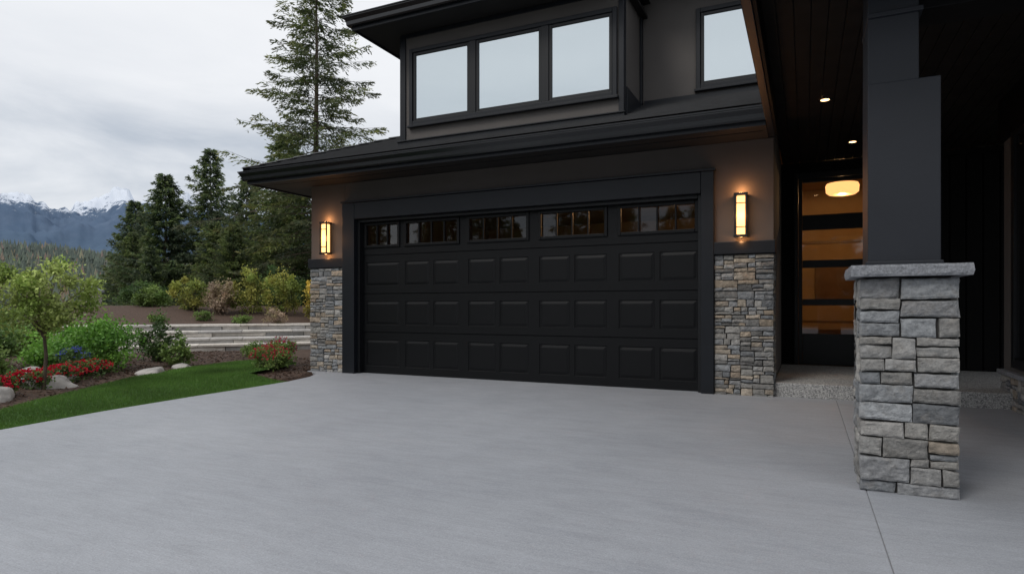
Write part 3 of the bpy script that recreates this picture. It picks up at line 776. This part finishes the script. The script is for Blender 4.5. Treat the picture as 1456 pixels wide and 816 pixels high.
for i,(nm,x,y,r,h,pal) in enumerate([('shrub',-16.5,12.7,.55,.50,YG),('russet_shrub',-15.5,12.9,.38,.52,PK),('shrub',-15.1,13.6,.60,.66,YG),('shrub',-14.1,13.9,.50,.62,YG),
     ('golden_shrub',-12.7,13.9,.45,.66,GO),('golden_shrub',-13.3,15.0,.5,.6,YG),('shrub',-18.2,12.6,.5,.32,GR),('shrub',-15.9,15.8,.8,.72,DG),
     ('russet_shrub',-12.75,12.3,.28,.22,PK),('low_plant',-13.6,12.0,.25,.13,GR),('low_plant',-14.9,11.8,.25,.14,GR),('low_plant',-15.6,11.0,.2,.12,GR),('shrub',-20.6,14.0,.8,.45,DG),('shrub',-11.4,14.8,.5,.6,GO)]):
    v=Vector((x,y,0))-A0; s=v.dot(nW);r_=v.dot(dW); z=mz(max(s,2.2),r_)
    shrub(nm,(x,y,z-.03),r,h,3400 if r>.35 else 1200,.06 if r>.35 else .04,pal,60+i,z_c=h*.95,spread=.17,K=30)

def boulder(loc,s,seed):
    import bmesh
    bm=bmesh.new(); bmesh.ops.create_icosphere(bm,subdivisions=4,radius=1)
    for v in bm.verts:
        c=v.co.copy(); d=1+.30*noise.noise(c*1.1+Vector((seed*7,0,0)))+.10*noise.fractal(c*3+Vector((seed,0,0)),1,2,4)
        for k in range(7):
            R=random.Random(seed*10+k); nn=Vector((R.uniform(-1,1),R.uniform(-1,1),R.uniform(-.2,1))).normalized()
            q=c.dot(nn)*d
            if q>.68: d*=.68/q*.6+.4
        v.co=Vector((c.x*s[0]*d,c.y*s[1]*d,c.z*s[2]*d))
    me=bpy.data.meshes.new('garden_boulder');bm.to_mesh(me);bm.free()
    me.polygons.foreach_set('use_smooth',[True]*len(me.polygons))
    o=bpy.data.objects.new('garden_boulder',me);COL.objects.link(o);o.location=loc;me.materials.append(M_rock);o.rotation_euler[2]=seed
for i,(x,y,s) in enumerate([(-8.95,4.75,(.34,.24,.19)),(-8.25,3.85,(.30,.2,.15)),(-9.15,6.35,(.27,.2,.12)),(-9.25,5.1,(.22,.18,.17)),(-8.05,3.45,(.34,.22,.15)),(-9.75,7.3,(.2,.15,.08)),(-9.9,5.0,(.3,.22,.2)),(-7.75,3.15,(.24,.18,.10))]):
    boulder((x,y,.06),s,i+1)

GP=empty('stone_garden_pillar')
px,py=-20.7,12.3
for k,(o_,u_,n_) in enumerate([((px-.22,py-.18,-.3),(1,0,0),(0,-1,0)),((px+.18,py-.18,-.3),(0,1,0),(1,0,0)),((px-.18,py-.18,-.3),(0,1,0),(-1,0,0)),((px-.22,py+.18,-.3),(1,0,0),(0,1,0))]):
    veneer('pillar_face_%d'%k,o_,u_,n_,.44 if k in(0,3) else .36,1.85,M_stone,GP,.2,.1,res=.06,seed=80+k,pal=[(.6,.53,.46),(.5,.45,.4),(.65,.6,.55)])
box('pillar_core',px-.18,px+.18,py-.18,py+.18,-.3,1.54,M_mortar,GP)
mk('pillar_cap',[(px-.27,py-.27,1.55),(px+.27,py-.27,1.55),(px+.27,py+.27,1.55),(px-.27,py+.27,1.55),(px-.27,py-.27,1.62),(px+.27,py-.27,1.62),(px+.27,py+.27,1.62),(px-.27,py+.27,1.62),(px,py,1.78)],
   [(3,2,1,0),(0,1,5,4),(1,2,6,5),(2,3,7,6),(3,0,4,7),(4,5,8),(5,6,8),(6,7,8),(7,4,8)],M_cap,GP)

# ================================================================= hills & mountains
def polar(az,r): a=math.radians(az); return (-math.sin(a)*r,math.cos(a)*r)
def hillz(az,r):
    x,y=polar(az,r)
    top=60+12*noise.noise(Vector((az*.10,0,5)))
    t=float(sm((r-330)/600)); b=float(sm((r-1000)/900))
    return -33+(top+33)*t*(1-.6*b)+noise.noise(Vector((x*.01,y*.01,1)))*5
V=[];F=[];n1,n2=110,40
for j in range(n2+1):
    for i in range(n1+1):
        az=15+90*i/n1;r=300+1500*(j/n2)**1.1;x,y=polar(az,r);V.append((x,y,hillz(az,r)))
for j in range(n2):
    for i in range(n1):
        a=j*(n1+1)+i;F.append((a,a+1,a+n1+2,a+n1+1))
mk('forested_hill',V,F,M_hill,smooth=True)
V=[];F=[];C=[]
R=random.Random(5)
for i in range(12000):
    az=R.uniform(38,85); r=math.sqrt(R.uniform(360**2,1020**2)); x,y=polar(az,r); z=hillz(az,r)-1
    h=R.uniform(6,15); w_=h*R.uniform(.15,.23); n=len(V); a0=R.uniform(0,6)
    for lv,(zz,ww) in enumerate(((.05,1.),(.40,.62),(.38,.82),(.72,.3))):
        for k in range(5):
            a=a0+k*1.2566+lv*.5; V.append((x+math.cos(a)*w_*ww*R.uniform(.8,1.2),y+math.sin(a)*w_*ww*R.uniform(.8,1.2),z+h*zz))
    V.append((x,y,z+h)); top=n+20
    q=noise.noise(Vector((x*.012,y*.012,0)))
    if R.random()<.16+.5*max(0,q): c=(.30*R.uniform(.6,1.2),.24*R.uniform(.7,1.1),.13)
    else:
        g=R.uniform(.65,1.35)*(1+.5*q); c=(.115*g,.140*g,.090*g)
    haze=min(1,(r-300)/1000)*.55; c=tuple(c[m]*(1-haze)+(.19,.24,.27)[m]*haze for m in range(3))  # distance haze blended into the tree colours
    for (l0,l1) in ((0,5),(10,15)):
        for k in range(5):
            F.append((n+l0+k,n+l0+(k+1)%5,n+l1+(k+1)%5,n+l1+k)); C.append(c)
    for k in range(5): F.append((n+15+k,n+15+(k+1)%5,top)); C.append(c)
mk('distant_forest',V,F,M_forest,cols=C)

azs=[20,40,49.4,53,55.6,57.9,59.5,61.5,62.6,63.8,64.6,66,70,80,100]
hs=[900,1100,1230,1200,1140,1230,1150,1080,1000,1110,1080,1000,1150,1000,900]
V=[];F=[];n1,n2=640,110
for j in range(n2+1):
    for i in range(n1+1):
        az=20+80*i/n1; r=3600+6400*j/n2; x,y=polar(az,r)
        top=float(np.interp(az,azs,hs))+90*noise.noise(Vector((az*.55,0,0)))+60*noise.noise(Vector((az*1.5,4,0)))
        t=float(sm((r-3800)/4200)); b=float(sm((r-8000)/2000))
        ridg=noise.ridged_multi_fractal(Vector((x*.0009,y*.0009,.3)),.85,2.1,6,1.,2.)
        fine=noise.fractal(Vector((x*.004,y*.004,1)),.7,2.,5)
        z=-60+(top+60)*(t**1.15)*(1-.8*b)*(.77+.16*ridg)+fine*70*t
        z+=330*math.exp(-((r-5200)/650)**2)*(.6+.7*noise.noise(Vector((az*.16,0,2))))*(.65+.3*ridg)
        V.append((x,y,z))
for j in range(n2):
    for i in range(n1):
        a=j*(n1+1)+i;F.append((a,a+1,a+n1+2,a+n1+1))
M_mtn,nt,p=newmat('mountain')
geo=N(nt,'ShaderNodeNewGeometry');sp=N(nt,'ShaderNodeSeparateXYZ');nt.links.new(geo.outputs['Position'],sp.inputs[0])
nn=nz(nt,.009,9,.8); ma=N(nt,'ShaderNodeMath');ma.operation='MULTIPLY_ADD';ma.inputs[1].default_value=1100
nt.links.new(nn,ma.inputs[0]);nt.links.new(sp.outputs['Z'],ma.inputs[2])
mr=N(nt,'ShaderNodeMapRange');mr.inputs[1].default_value=1500;mr.inputs[2].default_value=1590;nt.links.new(ma.outputs[0],mr.inputs[0])
hazed_rock=ramp(nt,nz(nt,.004,9,.75),.3,.7,(.078,.120,.190),(.12,.165,.24))  # aerial haze is put into the blue rock colour
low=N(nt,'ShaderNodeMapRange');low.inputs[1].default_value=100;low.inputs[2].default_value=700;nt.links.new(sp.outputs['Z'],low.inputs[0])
hazed_low=ramp(nt,nz(nt,.02,7,.8),.3,.7,(.065,.108,.160),(.09,.138,.19))  # lower slopes also carry the haze blue in their colour
rc=mixc(nt,'MIX',low.outputs[0],hazed_low,hazed_rock)
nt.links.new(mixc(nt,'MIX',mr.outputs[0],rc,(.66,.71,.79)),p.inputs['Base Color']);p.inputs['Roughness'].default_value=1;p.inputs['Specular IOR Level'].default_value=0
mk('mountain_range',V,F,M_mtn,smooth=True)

# ================================================================= sky, sun, camera
W=bpy.data.worlds.new('World');S.world=W;W.use_nodes=True;nt=W.node_tree
for n_ in list(nt.nodes): nt.nodes.remove(n_)
out=N(nt,'ShaderNodeOutputWorld')
sky=N(nt,'ShaderNodeTexSky');sky.sky_type='NISHITA';sky.sun_disc=False
SE=math.radians(48);SR=math.radians(205)
sky.sun_elevation=SE;sky.sun_rotation=SR
bg1=N(nt,'ShaderNodeBackground');bg1.inputs['Strength'].default_value=.10;nt.links.new(sky.outputs[0],bg1.inputs['Color'])
tc=N(nt,'ShaderNodeTexCoord');mp=N(nt,'ShaderNodeMapping');mp.inputs['Scale'].default_value=(1,1,3.4);mp.inputs['Location'].default_value=(.35,.1,.2)
nt.links.new(tc.outputs['Generated'],mp.inputs['Vector'])
n1_=N(nt,'ShaderNodeTexNoise');n1_.inputs['Scale'].default_value=2.6;n1_.inputs['Detail'].default_value=9;n1_.inputs['Roughness'].default_value=.56;n1_.inputs['Distortion'].default_value=.3;nt.links.new(mp.outputs[0],n1_.inputs['Vector'])
sp=N(nt,'ShaderNodeSeparateXYZ');nt.links.new(tc.outputs['Generated'],sp.inputs[0])
rb=N(nt,'ShaderNodeValToRGB');e=rb.color_ramp.elements;e[0].position=0;e[0].color=(.42,.42,.42,1);e[1].position=.6;e[1].color=(.06,.06,.06,1)
for q,w_ in ((.09,.50),(.15,.95),(.23,.90),(.30,.32),(.40,.10)):
    x_=rb.color_ramp.elements.new(q);x_.color=(w_,w_,w_,1)
nt.links.new(sp.outputs['Z'],rb.inputs['Fac'])
nr=ramp(nt,n1_.outputs['Fac'],.36,.60,(.30,.30,.30),(1,1,1))
dk=mixc(nt,'MULTIPLY',1.,rb.outputs['Color'],nr)
cl=mixc(nt,'MIX',dk,(1.0,1.01,1.03),(.50,.555,.635))
bg2=N(nt,'ShaderNodeBackground');bg2.inputs['Strength'].default_value=1.0;nt.links.new(cl,bg2.inputs['Color'])
mx=N(nt,'ShaderNodeMixShader');mx.inputs[0].default_value=.9
nt.links.new(bg1.outputs[0],mx.inputs[1]);nt.links.new(bg2.outputs[0],mx.inputs[2]);nt.links.new(mx.outputs[0],out.inputs['Surface'])

l=bpy.data.lights.new('sun','SUN');l.energy=1.1;l.angle=math.radians(18);l.color=(1,.95,.88)
o=bpy.data.objects.new('sun',l);COL.objects.link(o)
sd=Vector((math.sin(SR)*math.cos(SE),math.cos(SR)*math.cos(SE),math.sin(SE)))
o.rotation_euler=sd.to_track_quat('Z','Y').to_euler()

cam=bpy.data.cameras.new('camera');cam.sensor_width=36;cam.lens=21.9;cam.shift_y=.0192;cam.clip_end=40000;cam.clip_start=.05
o=bpy.data.objects.new('camera',cam);o.location=(0,0,1.1);o.rotation_euler=(math.radians(90),0,math.radians(25.2));COL.objects.link(o)
S.camera=o
S.view_settings.view_transform='Standard';S.view_settings.look='None';S.view_settings.exposure=0
